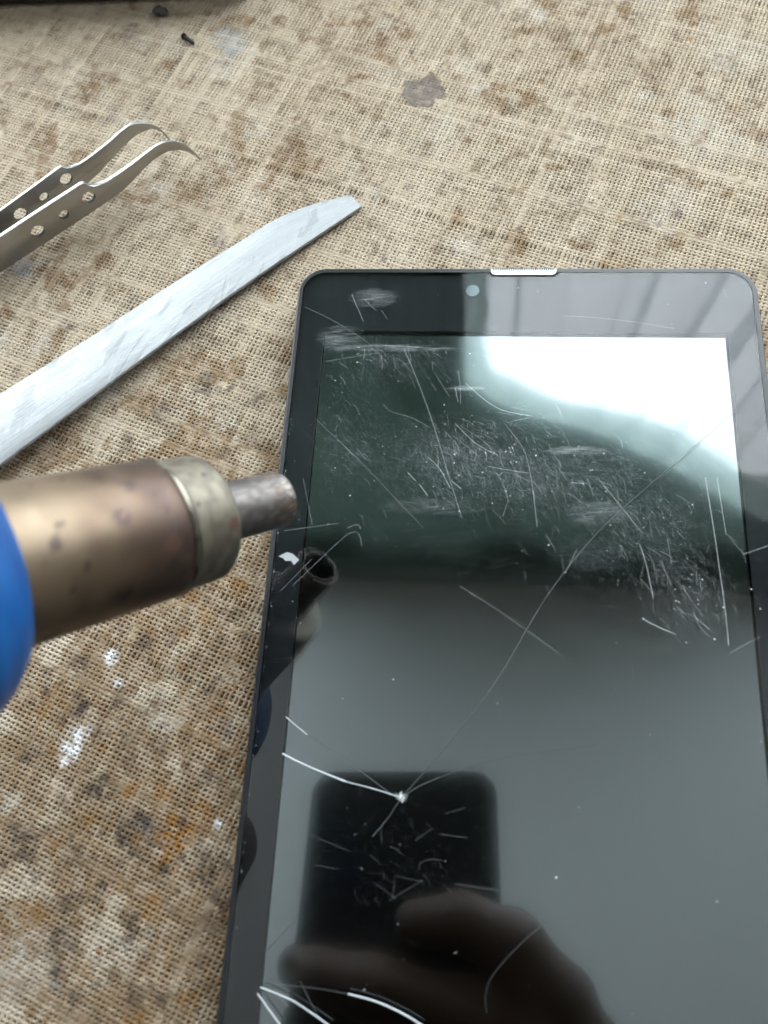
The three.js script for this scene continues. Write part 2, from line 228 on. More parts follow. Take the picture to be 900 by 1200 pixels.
const SCRATCHES=[
 [1.6,[-27.5,22.6,-23.8,31.0,-19.1,44.0,-15.8,55.2,-12.7,64.6]],
 [1.6,[-12.8,31.5,-9.5,34.8,-5.9,37.7,-2.8,38.9,2.1,39.6]],
 [1.8,[-14.8,41.9,-11.6,45.5,-8.6,47.9,-5.1,49.5]],
 [1,[-13.9,42.3,-9.3,45.1,-6.4,48.2,-6.0,49.1]],
 [1.5,[-3.5,42.0,-0.2,46.2,1.3,49.9,2.6,57.1,3.4,65.9]],
 [1.9,[-20.6,50.4,-18.2,52.5,-17.0,54.6,-15.5,57.6]],
 [1.1,[-47.0,41.4,-42.2,45.8,-37.4,50.2,-31.2,56.5,-26.3,61.6,-21.0,67.0]],
 [1.6,[-7.4,52.2,-2.9,53.0,1.5,53.6]],
 [1.4,[-4.7,48.4,-4.9,50.3,-3.8,52.4]],
 [1,[-31.7,37.2,-30.2,39.4,-24.5,40.3,-20.6,43.1]],
 [1.2,[-39.5,22.0,-30.3,21.5,-22.3,22.5,-15.7,22.4]],
 [1,[-45.9,26.2,-39.3,24.8,-33.2,23.7]],
 [1,[-14.6,28.2,-13.8,32.2,-13.8,36.8]],
 [1.3,[-5.7,53.4,-3.5,56.1,-2.8,60.3]],
 [2,[-25.0,54.2,-23.2,56.1]],
 [2,[-22.3,56.9,-20.4,59.5]],
 [1.6,[-37.5,67.6,-35.0,65.9,-34.7,67.8]],
 [1.3,[-36.9,22.7,-36.9,25.8]],
 [1.3,[-32.9,24.0,-32.2,27.4]],
 [1,[-42.8,26.5,-40.5,28.0]],
 [1.2,[-40.2,47.7,-37.4,50.5]],
 [1.4,[-36.9,48.6,-34.4,51.4]],
 [1.2,[-15.3,44.9,-10.3,48.9]],
 [1.6,[-15.1,32.9,-14.4,36.2]],
 [1.2,[-3.3,41.5,1.5,40.1]],
 [1.8,[-15.3,55.8,-13.2,57.6]],
 [1,[-19.6,29.6,-16.5,34.9]],
 [1,[1.6,29.3,1.7,32.3]],
 [1.7,[16.5,54.3,20.0,59.1,25.1,66.3]],
 [1.3,[14.2,54.4,15.6,58.9]],
 [2.2,[39.2,53.7,40.1,64.9,40.6,75.0,41.1,83.8,41.1,89.7]],
 [1.8,[41.7,53.6,41.9,58.2,42.5,66.4]],
 [1.4,[42.7,66.4,44.4,67.9]],
 [1.3,[43.2,67.2,45.6,70.5]],
 [1.6,[45.6,70.6,50.7,68.6]],
 [2,[24.7,69.1,25.8,72.9,26.4,77.1,26.9,80.8]],
 [1.5,[24.6,76.7,27.2,80.0]],
 [1.4,[28.9,72.5,29.9,76.0,30.7,77.8]],
 [2.4,[24.7,85.1,27.8,86.9,30.8,87.9]],
 [1.6,[47.4,87.7,42.9,90.2,41.2,91.3]],
 [1.1,[32.5,77.9,35.0,81.0,36.5,84.0]],
 [1.5,[34.8,83.0,35.0,86.0,37.6,88.2]],
 [1.6,[35.2,84.5,37.7,86.7]],
 [1.5,[9.3,75.7,11.7,70.7]],
 [1.5,[32.5,65.9,33.9,67.6]],
 [1.2,[5.3,67.6,7.3,71.3]],
 [1.2,[33.0,57.9,35.5,58.9,36.4,60.8]],
 [1.8,[10.7,55.6,13.9,55.7]],
 [1,[30.4,67.4,31.0,73.3]],
 [1,[-41.5,129.6,-32.4,132.5]],
 [1.3,[-24.3,140.5,-18.1,136.5]],
 [0.9,[-23.5,136.2,-18.1,136.8]],
 [0.9,[-23.6,139.8,-23.4,136.6]],
 [1.5,[-12.0,136.7,-8.2,137.2,-4.0,137.3]],
 [1,[-15.5,128.3,-10.1,128.7]],
 [1.1,[-26.3,130.5,-26.5,127.8]],
 [1,[-27.3,137.5,-22.9,140.1]],
 [1.1,[2.0,135.5,6.4,139.4]],
 [1,[-18.8,133.9,-17.9,132.6,-14.7,132.9]],
 [1,[-14.2,124.6,-10.6,123.4]],
 [1,[-38.4,135.3,-34.3,135.8]],
 [1,[-28.4,132.9,-26.5,134.1]],
 [1,[-19.8,129.7,-16.7,127.5]],
 [1.2,[-12.7,79.7,-1.5,86.2,8.3,93.4]],
 [1.3,[-48.5,81.0,-42.2,73.9,-34.9,66.2,-34.2,71.6]],
 [1,[-48.6,56.1,-45.5,67.1]],
 [1,[-51.6,68.7,-39.8,66.6]],
 [1,[-51.1,82.4,-44.9,74.9]],
 [1.6,[-41.1,7.5,-37.7,15.2]],
 [1.5,[-38.1,8.7,-34.8,12.1]],
 [1.3,[-33.5,12.1,-31.9,14.5]],
 [1,[-52.3,11.2,-43.0,15.5,-35.2,21.8]],
 [1.2,[-31.9,21.8,-28.0,22.0]],
 [1,[9.7,13.3,21.5,13.7,34.9,16.6]],
 [1,[46.8,6.1,47.3,8.0]],
];
{
  const t = thing('tablet', 'black tablet with scratched cracked glass lying face up on the burlap', 'tablet', 0, 0, 0);
  const shell = mat('black_plastic', [0.018, 0.019, 0.021], 0.42, { bumpMap: repeat(grain, 40), bumpScale: 0.00003 });
  part('body', slab(roundRect(0.109, 0, 0.19, 0.0068), 0.0002, T - 0.0026, 0.0012, 4), shell, t);
  const ring = roundRect(0.109, 0, 0.19, 0.0068); ring.holes.push(roundRect(0.1074, 0.0008, 0.1892, 0.0060));
  part('rim', slab(ring, T - 0.0026, T + 0.0001, 0.0004, 3), mat('rim_plastic', [0.014, 0.015, 0.017], 0.30), t);
  const AX = 0.0944, AZ0 = 0.0173, AZ1 = 0.168;
  const ink = roundRect(0.1067, 0.00115, 0.18885, 0.0056), hole = new THREE.Path();
  hole.moveTo(-AX / 2, -AZ0); hole.lineTo(-AX / 2, -AZ1); hole.lineTo(AX / 2, -AZ1); hole.lineTo(AX / 2, -AZ0); hole.closePath(); ink.holes.push(hole);
  part('bezel', slab(ink, T - 0.0012, T - 0.0007), mat('bezel_ink', [0.008, 0.009, 0.010], 0.5, { specularIntensity: 0.15 }), t);
  part('display', box(-AX / 2 - 0.002, AX / 2 + 0.002, T - 0.0025, T - 0.0018, AZ0 - 0.002, AZ1 + 0.002), mat('display_black', [0.18, 0.194, 0.194], 0.09, { metalness: 1 }), t);
  // scuffed cover glass: the marks scatter light, the rest is clear
  const W = 1152, H = 2048, cv = document.createElement('canvas'), K = W / 109; cv.width = W; cv.height = H;
  const c2 = cv.getContext('2d'); c2.fillStyle = '#fff'; c2.fillRect(0, 0, W, H); c2.lineCap = 'round'; c2.lineJoin = 'round';
  const X = (x) => (x + 54.5) * K, Y = (z) => z * K;
  const stroke = (p, w, a) => { c2.strokeStyle = `rgba(0,0,0,${a})`; c2.lineWidth = w; c2.beginPath(); c2.moveTo(X(p[0]), Y(p[1])); if (p.length === 4) c2.lineTo(X(p[2]), Y(p[3])); else { for (let i = 2; i < p.length - 2; i += 2) c2.quadraticCurveTo(X(p[i]), Y(p[i + 1]), X(i + 4 > p.length - 1 ? p[i + 2] : (p[i] + p[i + 2]) / 2), Y(i + 4 > p.length - 1 ? p[i + 3] : (p[i + 1] + p[i + 3]) / 2)); c2.lineTo(X(p[p.length - 2]), Y(p[p.length - 1])); } c2.stroke(); };
  const gauss = () => rnd() + rnd() + rnd() - 1.5;
  const spots = [[-14, 50, 16, 9, 4], [8, 54, 16, 8, 3.5], [26, 66, 12, 12, 2.4], [34, 80, 8, 7, 1.4], [-30, 25, 12, 6, 1.3], [-40, 45, 8, 14, 1], [-22, 134, 14, 10, 0.16], [10, 90, 40, 50, 0.5], [0, 60, 40, 40, 0.9]];
  const total = spots.reduce((s, q) => s + q[4], 0);
  const pick = () => { let r = rnd() * total; for (const q of spots) { r -= q[4]; if (r <= 0) return [q[0] + q[2] * 1.15 * gauss(), q[1] + q[3] * 1.15 * gauss()]; } return [0, 60]; };
  for (let i = 0; i < 11500; i++) { const [x, z] = pick(), a = 0.9 + 1.1 * gauss(), l = 0.4 + 1.8 * rnd(); stroke([x, z, x + l * Math.cos(a), z + l * Math.sin(a)], 0.6 + 0.8 * rnd(), 0.008 + 0.024 * rnd()); }
  for (let i = 0; i < 900; i++) { const [x, z] = pick(), a = 1.0 + 0.9 * gauss(), l = 0.4 + 3.0 * rnd() * rnd(); stroke([x, z, x + l * Math.cos(a) + 0.15, z + l * Math.sin(a) * 0.6, x + 1.5 * l * Math.cos(a), z + 1.5 * l * Math.sin(a)], 0.45 + 0.5 * rnd(), 0.07 + 0.34 * rnd() * rnd()); }
  for (let i = 0; i < 500; i++) { const [x, z] = pick(); c2.fillStyle = `rgba(0,0,0,${0.08 + 0.4 * rnd() ** 3})`; c2.beginPath(); c2.ellipse(X(x), Y(z), 0.6 + 1.6 * rnd(), 0.7 + 1.0 * rnd(), rnd() * 3, 0, 7); c2.fill(); }
  for (let i = 0; i < 170; i++) { c2.fillStyle = `rgba(0,0,0,${0.06 + 0.5 * rnd() ** 3})`; c2.beginPath(); c2.arc(X(-52 + 104 * rnd()), Y(3 + 160 * rnd()), 0.7 + 1.1 * rnd(), 0, 7); c2.fill(); }
  for (const [w, p] of SCRATCHES) { const lo = p[1] > 120 ? 0.55 : 1; stroke(p, (0.5 + 0.32 * w) * (lo < 1 ? 0.75 : 1), (0.06 + 0.15 * w) * lo); stroke(p.map((q, i) => q + 0.12 * noise(i * 3.1 + w, q * 2)), 0.5, 0.07); }
  for (const [x, z, rx, rz, a, n] of [[-35.6, 8.5, 4.5, 2.2, 0.10, 300], [-43, 20, 4, 3, 0.1, 300], [-19, 62, 9, 1.6, 0.06, 300], [16, 62.5, 5, 2.2, 0.09, 300], [-13, 33, 2.5, 0.5, 0.2, 60], [15, 72, 6, 3, 0.05, 200], [-30, 22.5, 12, 0.8, 0.1, 260], [12, 48, 5, 0.8, 0.2, 100], [-6, 71, 22, 9, 0.03, 700], [30, 63, 16, 10, 0.03, 700], [-8, 50, 30, 9, 0.035, 1500]])
    for (let i = 0; i < n; i++) { const a0 = rnd() * 6.28, r = Math.sqrt(rnd()), q = 1 - 0.6 * r, px = x + rx * r * 1.25 * Math.cos(a0), pz = z + rz * r * 1.25 * Math.sin(a0), l = 0.5 + 1.6 * rnd(); stroke([px - l, pz + 0.25 * l * (rnd() - 0.3), px, pz - 0.1, px + l, pz - 0.3 * l * rnd()], 1 + 4 * rnd() * rnd(), a * q * (0.2 + 0.6 * rnd()) * 0.55); }
  for (let i = 0; i < 70; i++) { const r = 1.6 * rnd() * rnd(), a0 = 6.28 * rnd(), x = -22.9 + r * Math.cos(a0), z = 122.2 + r * 0.7 * Math.sin(a0), l = 0.2 + 0.5 * rnd(); stroke([x, z, x + l * Math.cos(a0 + 1.2), z + l * Math.sin(a0 + 1.2)], 0.8 + rnd(), 0.1 + 0.4 * rnd()); }   // crushed glass at the impact
  const chip = [[-52.3, 74.6], [-50.5, 73.6], [-49.2, 73.9], [-47.6, 75.2], [-48.6, 76.4], [-49.4, 75.5], [-50.6, 75.6], [-51.2, 75.0]];   // pale flake stuck to the glass
  c2.fillStyle = 'rgba(0,0,0,0.42)'; c2.beginPath(); chip.forEach(([x, z], i) => (i ? c2.lineTo(X(x), Y(z)) : c2.moveTo(X(x), Y(z)))); c2.fill();
  for (const [x, z, r] of [[-25.7, 99.8, 0.4], [24.7, 85.0, 0.3], [6.6, 134.4, 0.45], [40.7, 82, 0.35], [46.5, 78, 0.35], [47.9, 82, 0.35], [5.8, 70, 0.3], [-47, 88, 0.2]]) { c2.fillStyle = 'rgba(0,0,0,0.7)'; c2.beginPath(); c2.arc(X(x), Y(z), r * K * 0.42, 0, 7); c2.fill(); }
  for (let i = 0; i < 130; i++) { c2.fillStyle = `rgba(0,0,0,${0.05 + 0.35 * rnd() ** 3})`; c2.beginPath(); c2.arc(X(-53.0 + 0.5 * rnd() ** 2), Y(40 + 125 * rnd()), 0.6 + 1.2 * rnd(), 0, 7); c2.fill(); }   // lint along the left edge
  const marks = new THREE.CanvasTexture(cv); marks.magFilter = THREE.LinearFilter; marks.flipY = false;
  const gg = flat(new THREE.ShapeGeometry(roundRect(0.1069, 0.00105, 0.18895, 0.0057), 12), T), gp = gg.attributes.position, gu = gg.attributes.uv;
  for (let i = 0; i < gp.count; i++) gu.setXY(i, (gp.getX(i) * 1000 + 54.5) / 109, gp.getZ(i) * 1000 * K / H);
  const glass = part('cover_glass', gg, mat('cover_glass', [0.9, 0.93, 0.95], 0.02, { transmission: 1, transmissionMap: marks, ior: 1.56, side: THREE.DoubleSide }), t);
  // cracks: slivers of broken glass standing a hair above the surface
  const sliver = mat('crack_glass', [0.55, 0.58, 0.60], 0.18, { specularIntensity: 1 }), faint = mat('crack_faint', [0.085, 0.09, 0.095], 0.3);  // faint is the darker grey of the thin cracks
  for (const [w, p] of CRACKS) {
    const pts = []; for (let i = 0; i < p.length; i += 2) pts.push(V3(p[i] / 1000, T + 0.00002, p[i + 1] / 1000));
    const curve = new THREE.CatmullRomCurve3(pts), g = new THREE.TubeGeometry(curve, pts.length * 6, w * (w < 1.6 ? 0.000042 : 0.00006), 5), gp2 = g.attributes.position;
    for (let i = 0; i < gp2.count; i++) { gp2.setY(i, T + (gp2.getY(i) - T) * 0.5 + 0.00001); gp2.setX(i, gp2.getX(i) + 0.00012 * (noise(gp2.getX(i) * 1500, gp2.getZ(i) * 1500) - 0.5)); }
    g.computeVertexNormals(); part('crack', g, w >= 1.6 ? sliver : faint, glass);
  }
  // earpiece slot with its comb of mesh, and the camera window
  const slot = new THREE.Shape(), hx = 0.00785, zz = 0.0021; slot.moveTo(-hx, -0.0003); slot.lineTo(hx, -0.0003); slot.lineTo(hx, -0.0009); slot.absarc(hx - 0.0012, -0.0009, 0.0012, 0, -Math.PI / 2, true); slot.lineTo(-hx + 0.0012, -zz); slot.absarc(-hx + 0.0012, -0.0009, 0.0012, -Math.PI / 2, -Math.PI, true); slot.closePath();
  const ear = part('earpiece', slab(slot, T - 0.0004, T + 0.0003, 0.0001, 1).translate(0.00045, 0, 0), mat('earpiece_metal', [0.58, 0.59, 0.60], 0.5, { metalness: 0.9 }), t);
  const teeth = []; for (let i = 0; i < 34; i++) teeth.push(box(-hx + 0.0009 + i * 0.00044, -hx + 0.00112 + i * 0.00044, T + 0.0003, T + 0.00045, 0.0002, 0.0008));
  part('mesh_comb', merge(teeth), mat('comb_dark', [0.05, 0.05, 0.05], 0.5), ear);
  const seam = roundRect(0.0166, 0.0003, 0.0024, 0.0012); part('earpiece_gap', slab(seam, T + 0.00002, T + 0.00006).translate(0.00045, 0, 0), mat('gap_black', [0.004, 0.004, 0.005], 0.6), t);
  const lens = new THREE.CylinderGeometry(0.0016, 0.0016, 0.0003, 40).translate(-0.0117, T - 0.0004, 0.0062); part('front_camera', lens, mat('camera_glass', [0.13, 0.142, 0.155], 0.1, { metalness: 1 }), t);
}
// ---------- knife ----------
{
  const k = thing('knife', 'flat bare steel knife blade with squared tip lying between tweezers and tablet', 'knife', 0, 0, 0);
  const low = [[-41.8, 1.2, -25.6], [-57.5, 2.0, -11.4], [-73.4, 2.8, 3.3], [-95.8, 4.1, 25.5], [-103.7, 4.5, 33.5], [-123.3, 5.7, 53.5], [-160, 7.7, 90.5]];
  const upp = [[-45.2, 1.7, -29.4], [-54.2, 2.2, -26.3], [-64.1, 2.7, -21.0], [-73.5, 3.1, -13.2], [-89.7, 4.0, 0.8], [-109.1, 5.0, 18.2], [-127.6, 6.1, 34.3], [-164, 8.0, 67.5]];
  const curve = (l) => new THREE.CatmullRomCurve3(l.map((p) => V3(p[0] / 1000, p[1] / 1000, p[2] / 1000)), false, 'centripetal');
  const cl = curve(low), cu = curve(upp), N = 160, pos = [], ix = [], uv = [];
  const across = [0, 0.012, 0.03, 0.3, 0.6, 0.66, 0.72, 0.84, 0.93, 1.0];
  const th = (a) => a < 0.03 ? -0.00035 * (1 - a / 0.03) ** 2 : a < 0.63 ? 0 : -0.00045 * ((a - 0.63) / 0.37) ** 1.3;
  for (let i = 0; i <= N; i++) {
    const s = i / N, a = cl.getPoint(s), b = cu.getPoint(s), nick = 0.00018 * (smooth(0.78, 0.9, noise(s * 70, 4)));
    a.lerp(b, nick * 40);
    for (let f = 0; f < 2; f++) for (const q0 of f ? [...across].reverse() : across) {
      const p = a.clone().lerp(b, q0); p.y += f ? -0.00065 + (q0 > 0.63 ? 0.00015 * ((q0 - 0.63) / 0.37) : 0) : th(q0); p.y += 0.00004 * (noise(s * 40, q0 * 4) - 0.5);
      pos.push(p.x, p.y, p.z); uv.push(s * 1.5, q0 * 0.16);
    }
  }
  const M = across.length * 2;
  for (let i = 0; i < N; i++) for (let j = 0; j < M; j++) { const a = i * M + j, b = i * M + (j + 1) % M, c = a + M, d = b + M; ix.push(a, d, b, a, c, d); }
  for (let j = 1; j < M - 1; j++) ix.push(0, j, j + 1);
  let g = new THREE.BufferGeometry(); g.setAttribute('position', new THREE.Float32BufferAttribute(pos, 3)); g.setAttribute('uv', new THREE.Float32BufferAttribute(uv, 2)); g.setIndex(ix);
  g = toCreasedNormals(g, 0.5);
  const bt = repeat(brushed, 1.4, 3), sk = []; for (let i = 0; i < 90; i++) sk.push([512 * rnd(), 512 * rnd(), 8 + 40 * rnd(), 0.7 + 0.9 * rnd(), rnd() < 0.6 ? 0.14 : -0.16]);
  const scuffed = noiseTexture(512, (x, y) => { let v = 0.80 + 0.13 * noise(x / 90, y / 1.3) + 0.10 * fbm(x / 50, y / 22, 4) - 0.16 * smooth(0.62, 0.72, fbm(x / 26 + 9, y / 26 + 4, 4)); for (const q of sk) { const t = (x - q[0]) * 0.5 + (y - q[1]) * 0.866, d = Math.abs((x - q[0]) * 0.866 - (y - q[1]) * 0.5); if (t > 0 && t < q[2] && d < q[3]) v += q[4]; } return v; });
  part('blade', g, mat('blade_steel', [0.40, 0.41, 0.415], 0.60, { metalness: 1, map: scuffed, bumpMap: bt, bumpScale: 0.00007, roughnessMap: noiseTexture(512, (x, y) => 0.72 + 0.35 * fbm(x / 40, y / 10, 4) + 0.12 * noise(x / 3, y * 0.7)) }), k);
  const h = new RoundedBoxGeometry(0.10, 0.011, 0.019, 4, 0.004); h.rotateY(Math.atan2(-37, -36.6) + Math.PI / 2 - 1.571 + Math.PI); h.rotateY(Math.PI / 2 * 0); h.translate(-0.194, 0.0066, 0.111);
  part('handle', h, mat('handle_wood', [0.09, 0.05, 0.03], 0.6), k);
}
// ---------- tweezers ----------
{
  const t = thing('tweezers', 'steel curved tip tweezers with round holes lying left of the knife', 'tweezers', 0, 0, 0);
  const steel = mat('tweezer_steel', [0.39, 0.385, 0.375], 0.36, { metalness: 1, bumpMap: repeat(brushed, 30, 60), bumpScale: 0.00001 });
  const FU = [[6.76, 9.31], [15.58, 9.29], [24.36, 9.14], [31.9, 8.95], [32.74, 8.6], [33.4, 7.2], [34.58, 6.1], [37.67, 5.1], [41.5, 5.07], [46.16, 5.17], [50.98, 5.59], [53.6, 5.75], [55.9, 5.5], [57.8, 4.9], [59.38, 3.85], [60.9, 1.8], [61.96, -0.72], [62.8, -3.4], [63.38, -6.17]];
  const FL = [[63.1, -6.24], [62.1, -3.8], [60.88, -1.33], [59.6, 0.3], [58.15, 1.28], [56.6, 2.1], [54.88, 2.55], [52.8, 2.65], [50.95, 2.52], [48.3, 1.95], [45.61, 1.26], [42.8, 0.4], [40.15, -0.15], [36, -0.35], [29.08, -0.39], [0, 0], [-55, 0.9], [-55, 8.3]];
  const BU = [[0.19, 9.56], [10.14, 9.36], [19.6, 9.3], [20.27, 9.1], [21, 8.0], [22.32, 7.2], [24.6, 6.4], [27.9, 6.2], [34.42, 6.38], [38.4, 6.8], [41.16, 6.8], [43.2, 6.3], [45.1, 5.12], [46.8, 3.5], [48.23, 1.4], [49.0, -0.6], [49.6, -3.0], [50.1, -5.9]];
  const BL = [[49.8, -6.0], [49.2, -3.4], [48.5, -1.0], [47.68, 0.6], [46.6, 1.6], [45.22, 2.27], [43, 2.9], [40.69, 3.0], [36.5, 2.5], [32.5, 1.65], [27.74, 0.6], [23.8, 0.1], [10, 0], [-55, 0.9], [-55, 8.3]];
  const arm = (U, L, holes, d) => {
    const s = new THREE.Shape([...U, ...L].map((p) => new THREE.Vector2(p[0] / 1000, p[1] / 1000)));
    for (const [x, y, r] of holes) { const h = new THREE.Path(); h.absarc(x / 1000, y / 1000, r / 1000, 0, Math.PI * 2, true); s.holes.push(h); }
    const b = 0.00012, g = new THREE.ExtrudeGeometry(s, { depth: d - 2 * b, bevelEnabled: true, bevelThickness: b, bevelSize: b, bevelOffset: -b, bevelSegments: 2, curveSegments: 20 });
    g.translate(0, 0, b - d);                               // the face towards the viewer lies at z = 0
    const p = g.attributes.position;
    for (let i = 0; i < p.count; i++) { const x = p.getX(i) * 1000, w = mix(1, 0.45, smooth(45, 64, x)); p.setZ(i, p.getZ(i) * w); }
    return toCreasedNormals(g, 0.6);
  };
  const holeDark = mat('hole_dark', [0.035, 0.028, 0.022], 0.8, { side: THREE.DoubleSide });  // dark tubes added so the hole walls look shaded
  const rims = (o, holes, d) => { for (const [x, y, r] of holes) part('hole_shade', new THREE.CylinderGeometry(r / 1000 - 0.00003, r / 1000 - 0.00003, d - 0.0001, 28, 1, true).rotateX(Math.PI / 2).translate(x / 1000, y / 1000, -d / 2), holeDark, o); return o; };
  const place = (o, P, n, d, u) => { o.matrix.makeBasis(V3(...d), V3(...u), V3(...n)).setPosition(V3(...P)); o.matrix.decompose(o.position, o.quaternion, o.scale); };
  const HF = [[31.44, 4.19, 1.95], [23.39, 4.1, 1.5], [15.17, 4.28, 2.0]], HB = [[19.2, 5.22, 1.9], [11.56, 4.92, 1.45], [3.79, 5.07, 2.0]];
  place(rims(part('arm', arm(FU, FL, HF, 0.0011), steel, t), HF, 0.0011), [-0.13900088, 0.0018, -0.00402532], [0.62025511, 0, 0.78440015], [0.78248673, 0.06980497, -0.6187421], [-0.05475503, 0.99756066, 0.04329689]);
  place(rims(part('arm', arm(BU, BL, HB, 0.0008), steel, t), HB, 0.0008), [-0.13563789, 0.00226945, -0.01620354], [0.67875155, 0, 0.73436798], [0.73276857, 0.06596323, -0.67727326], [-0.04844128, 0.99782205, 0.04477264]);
  const j = new RoundedBoxGeometry(0.02, 0.0074, 0.014, 3, 0.002); j.rotateY(0.70); j.translate(-0.1800, 0.0040, 0.0255); part('joint', j, steel, t);
}
// ---------- hot air gun ----------
{
  const tip = V3(-0.0477, 0.0322, 0.0697), axis = RIGHT.clone().multiplyScalar(0.68).addScaledVector(DOWN, -0.205).addScaledVector(FWD, 0.713).normalize();
  const t = thing('hot_air_gun', 'heat-stained steel hot air gun with blue collar reaching over the tablet edge', 'hot air gun', tip.x, tip.y, tip.z);
  t.quaternion.setFromUnitVectors(V3(0, -1, 0), axis); t.userData.label = 'heat stained steel hot air gun with blue collar held over the left tablet edge';
  // lathe profile [radius, distance back from the tip] in mm; the local y axis runs back along the gun
  const turn = (pts, tint, seg = 96, sub = 4) => {
    const dense = []; for (let i = 0; i < pts.length - 1; i++) { const n = Math.max(1, Math.min(40, Math.round(Math.hypot(pts[i + 1][0] - pts[i][0], pts[i + 1][1] - pts[i][1]) * sub))); for (let k = 0; k < n; k++) dense.push(new THREE.Vector2(mix(pts[i][0], pts[i + 1][0], k / n) / 1000, mix(pts[i][1], pts[i + 1][1], k / n) / 1000)); }
    dense.push(new THREE.Vector2(pts[pts.length - 1][0] / 1000, pts[pts.length - 1][1] / 1000));
    const g = toCreasedNormals(new THREE.LatheGeometry(dense, seg), 0.6), p = g.attributes.position, c = [];
    for (let i = 0; i < p.count; i++) c.push(...tint(Math.atan2(p.getX(i), p.getZ(i)), p.getY(i) * 1000, Math.hypot(p.getX(i), p.getZ(i)) * 1000));
    g.setAttribute('color', new THREE.Float32BufferAttribute(c, 3)); return g;
  };
  const wrapn = (a, y, f) => { const w = (a + Math.PI) / (2 * Math.PI); return mix(noise(a * 12 * f + 100, y * f), noise((a - 2 * Math.PI) * 12 * f + 100, y * f), w * 0); };
  const spots = []; for (let i = 0; i < 80; i++) spots.push([-Math.PI + 6.283 * rnd(), 14 + 44 * rnd(), 0.35 + 1.5 * rnd() * rnd(), rnd()]);
  const speck = (a, y, r, c) => { for (const s of spots) { let d = Math.abs(a - s[0]); d = Math.min(d, 6.283 - d) * r; const q = Math.hypot(d, y - s[1]) / s[2] + 0.7 * (wrapn(a, y, 1.3) - 0.5); if (q < 1.15) c = mix3(c, s[3] < 0.7 ? [0.10, 0.075, 0.07] : [0.20, 0.12, 0.10], 0.85 * smooth(1.15, 0.7, q)); } return c; };
  const bronze = (a, y, r) => {
    const n = wrapn(a, y, 0.35), m = wrapn(a, y, 1.1);
    let c = mix3([0.165, 0.115, 0.085], [0.25, 0.19, 0.135], smooth(33, 52, y + 8 * (n - 0.5)));           // straw tint behind, bruised brown in front
    c = mix3(c, [0.115, 0.082, 0.07], 0.75 * smooth(40, 28, y + 10 * (n - 0.5)));
    c = mix3(c, [0.13, 0.10, 0.095], 0.5 * smooth(0.55, 0.8, m) * smooth(46, 30, y));
    return speck(a, y, r, c);
  };
  const greyCap = (a, y, r) => speck(a, y, r, mix3([0.25, 0.225, 0.18], [0.185, 0.165, 0.135], smooth(0.35, 0.7, wrapn(a, y, 0.7))));
  const nose = (a, y, r) => { let c = mix3([0.21, 0.19, 0.18], [0.15, 0.135, 0.13], smooth(0.3, 0.7, wrapn(a, y, 0.8))); c = mix3(c, [0.30, 0.17, 0.10], 0.6 * smooth(0.5, 0.7, wrapn(a + 3, y, 0.6)) * smooth(6, 2, y)); return mix3(c, [0.44, 0.42, 0.40], 0.55 * smooth(0.55, 0.75, wrapn(a + 9, y, 1.6)) * smooth(4.5, 1, y)); };
  const metal = (name, r, b) => mat(name, [1, 1, 1], r, { vertexColors: true, metalness: 1, bumpMap: repeat(grain, 2), bumpScale: b, roughnessMap: noiseTexture(256, (x, y) => 0.75 + 0.4 * fbm(x / 18, y / 18, 4)) });
  part('nozzle', turn([[4.5, 8], [4.5, 0.3], [4.75, 0], [5.15, 0.05], [5.35, 0.4], [5.4, 14], [5.4, 17.5]], nose), metal('nozzle_steel', 0.55, 0.00004), t);
  part('nozzle_cap', turn([[5.42, 16.8], [9.6, 16.8], [10.6, 17.1], [11.1, 17.9], [11.2, 19], [11.35, 25.2], [11.1, 26.2]], greyCap), metal('cap_steel', 0.6, 0.00002), t);
  part('clamp_seam', turn([[11.0, 25.5], [11.75, 25.6], [12.05, 26.1], [11.9, 26.7], [11.2, 27.0]], greyCap), metal('seam_steel', 0.3, 0.00001), t);
  part('barrel', turn([[10.9, 26.2], [11.5, 26.4], [11.7, 27.0], [11.85, 28], [12.35, 60], [12.35, 64]], bronze), metal('barrel_steel', 0.54, 0.000015), t);
  const blue = (a, y) => { const n = wrapn(a, y, 0.5); return mix3([0.003, 0.105, 0.36], [0.002, 0.07, 0.28], n); };
  const plastic = mat('blue_plastic', [1, 1, 1], 0.42, { vertexColors: true, bumpMap: repeat(grain, 3), bumpScale: 0.00003 });
  part('collar', turn([[12.3, 54], [13.4, 53.4], [15.4, 54.2], [18.1, 56.6], [20.5, 60], [22.3, 64], [23.4, 68.5], [23.8, 73], [23.4, 78], [21.6, 82], [18, 86]], blue), plastic, t);
  part('handle', turn([[18, 85.8], [16.4, 89], [14.5, 110], [14.5, 165], [13, 172], [0.01, 173]], blue, 64, 1), plastic, t);
}
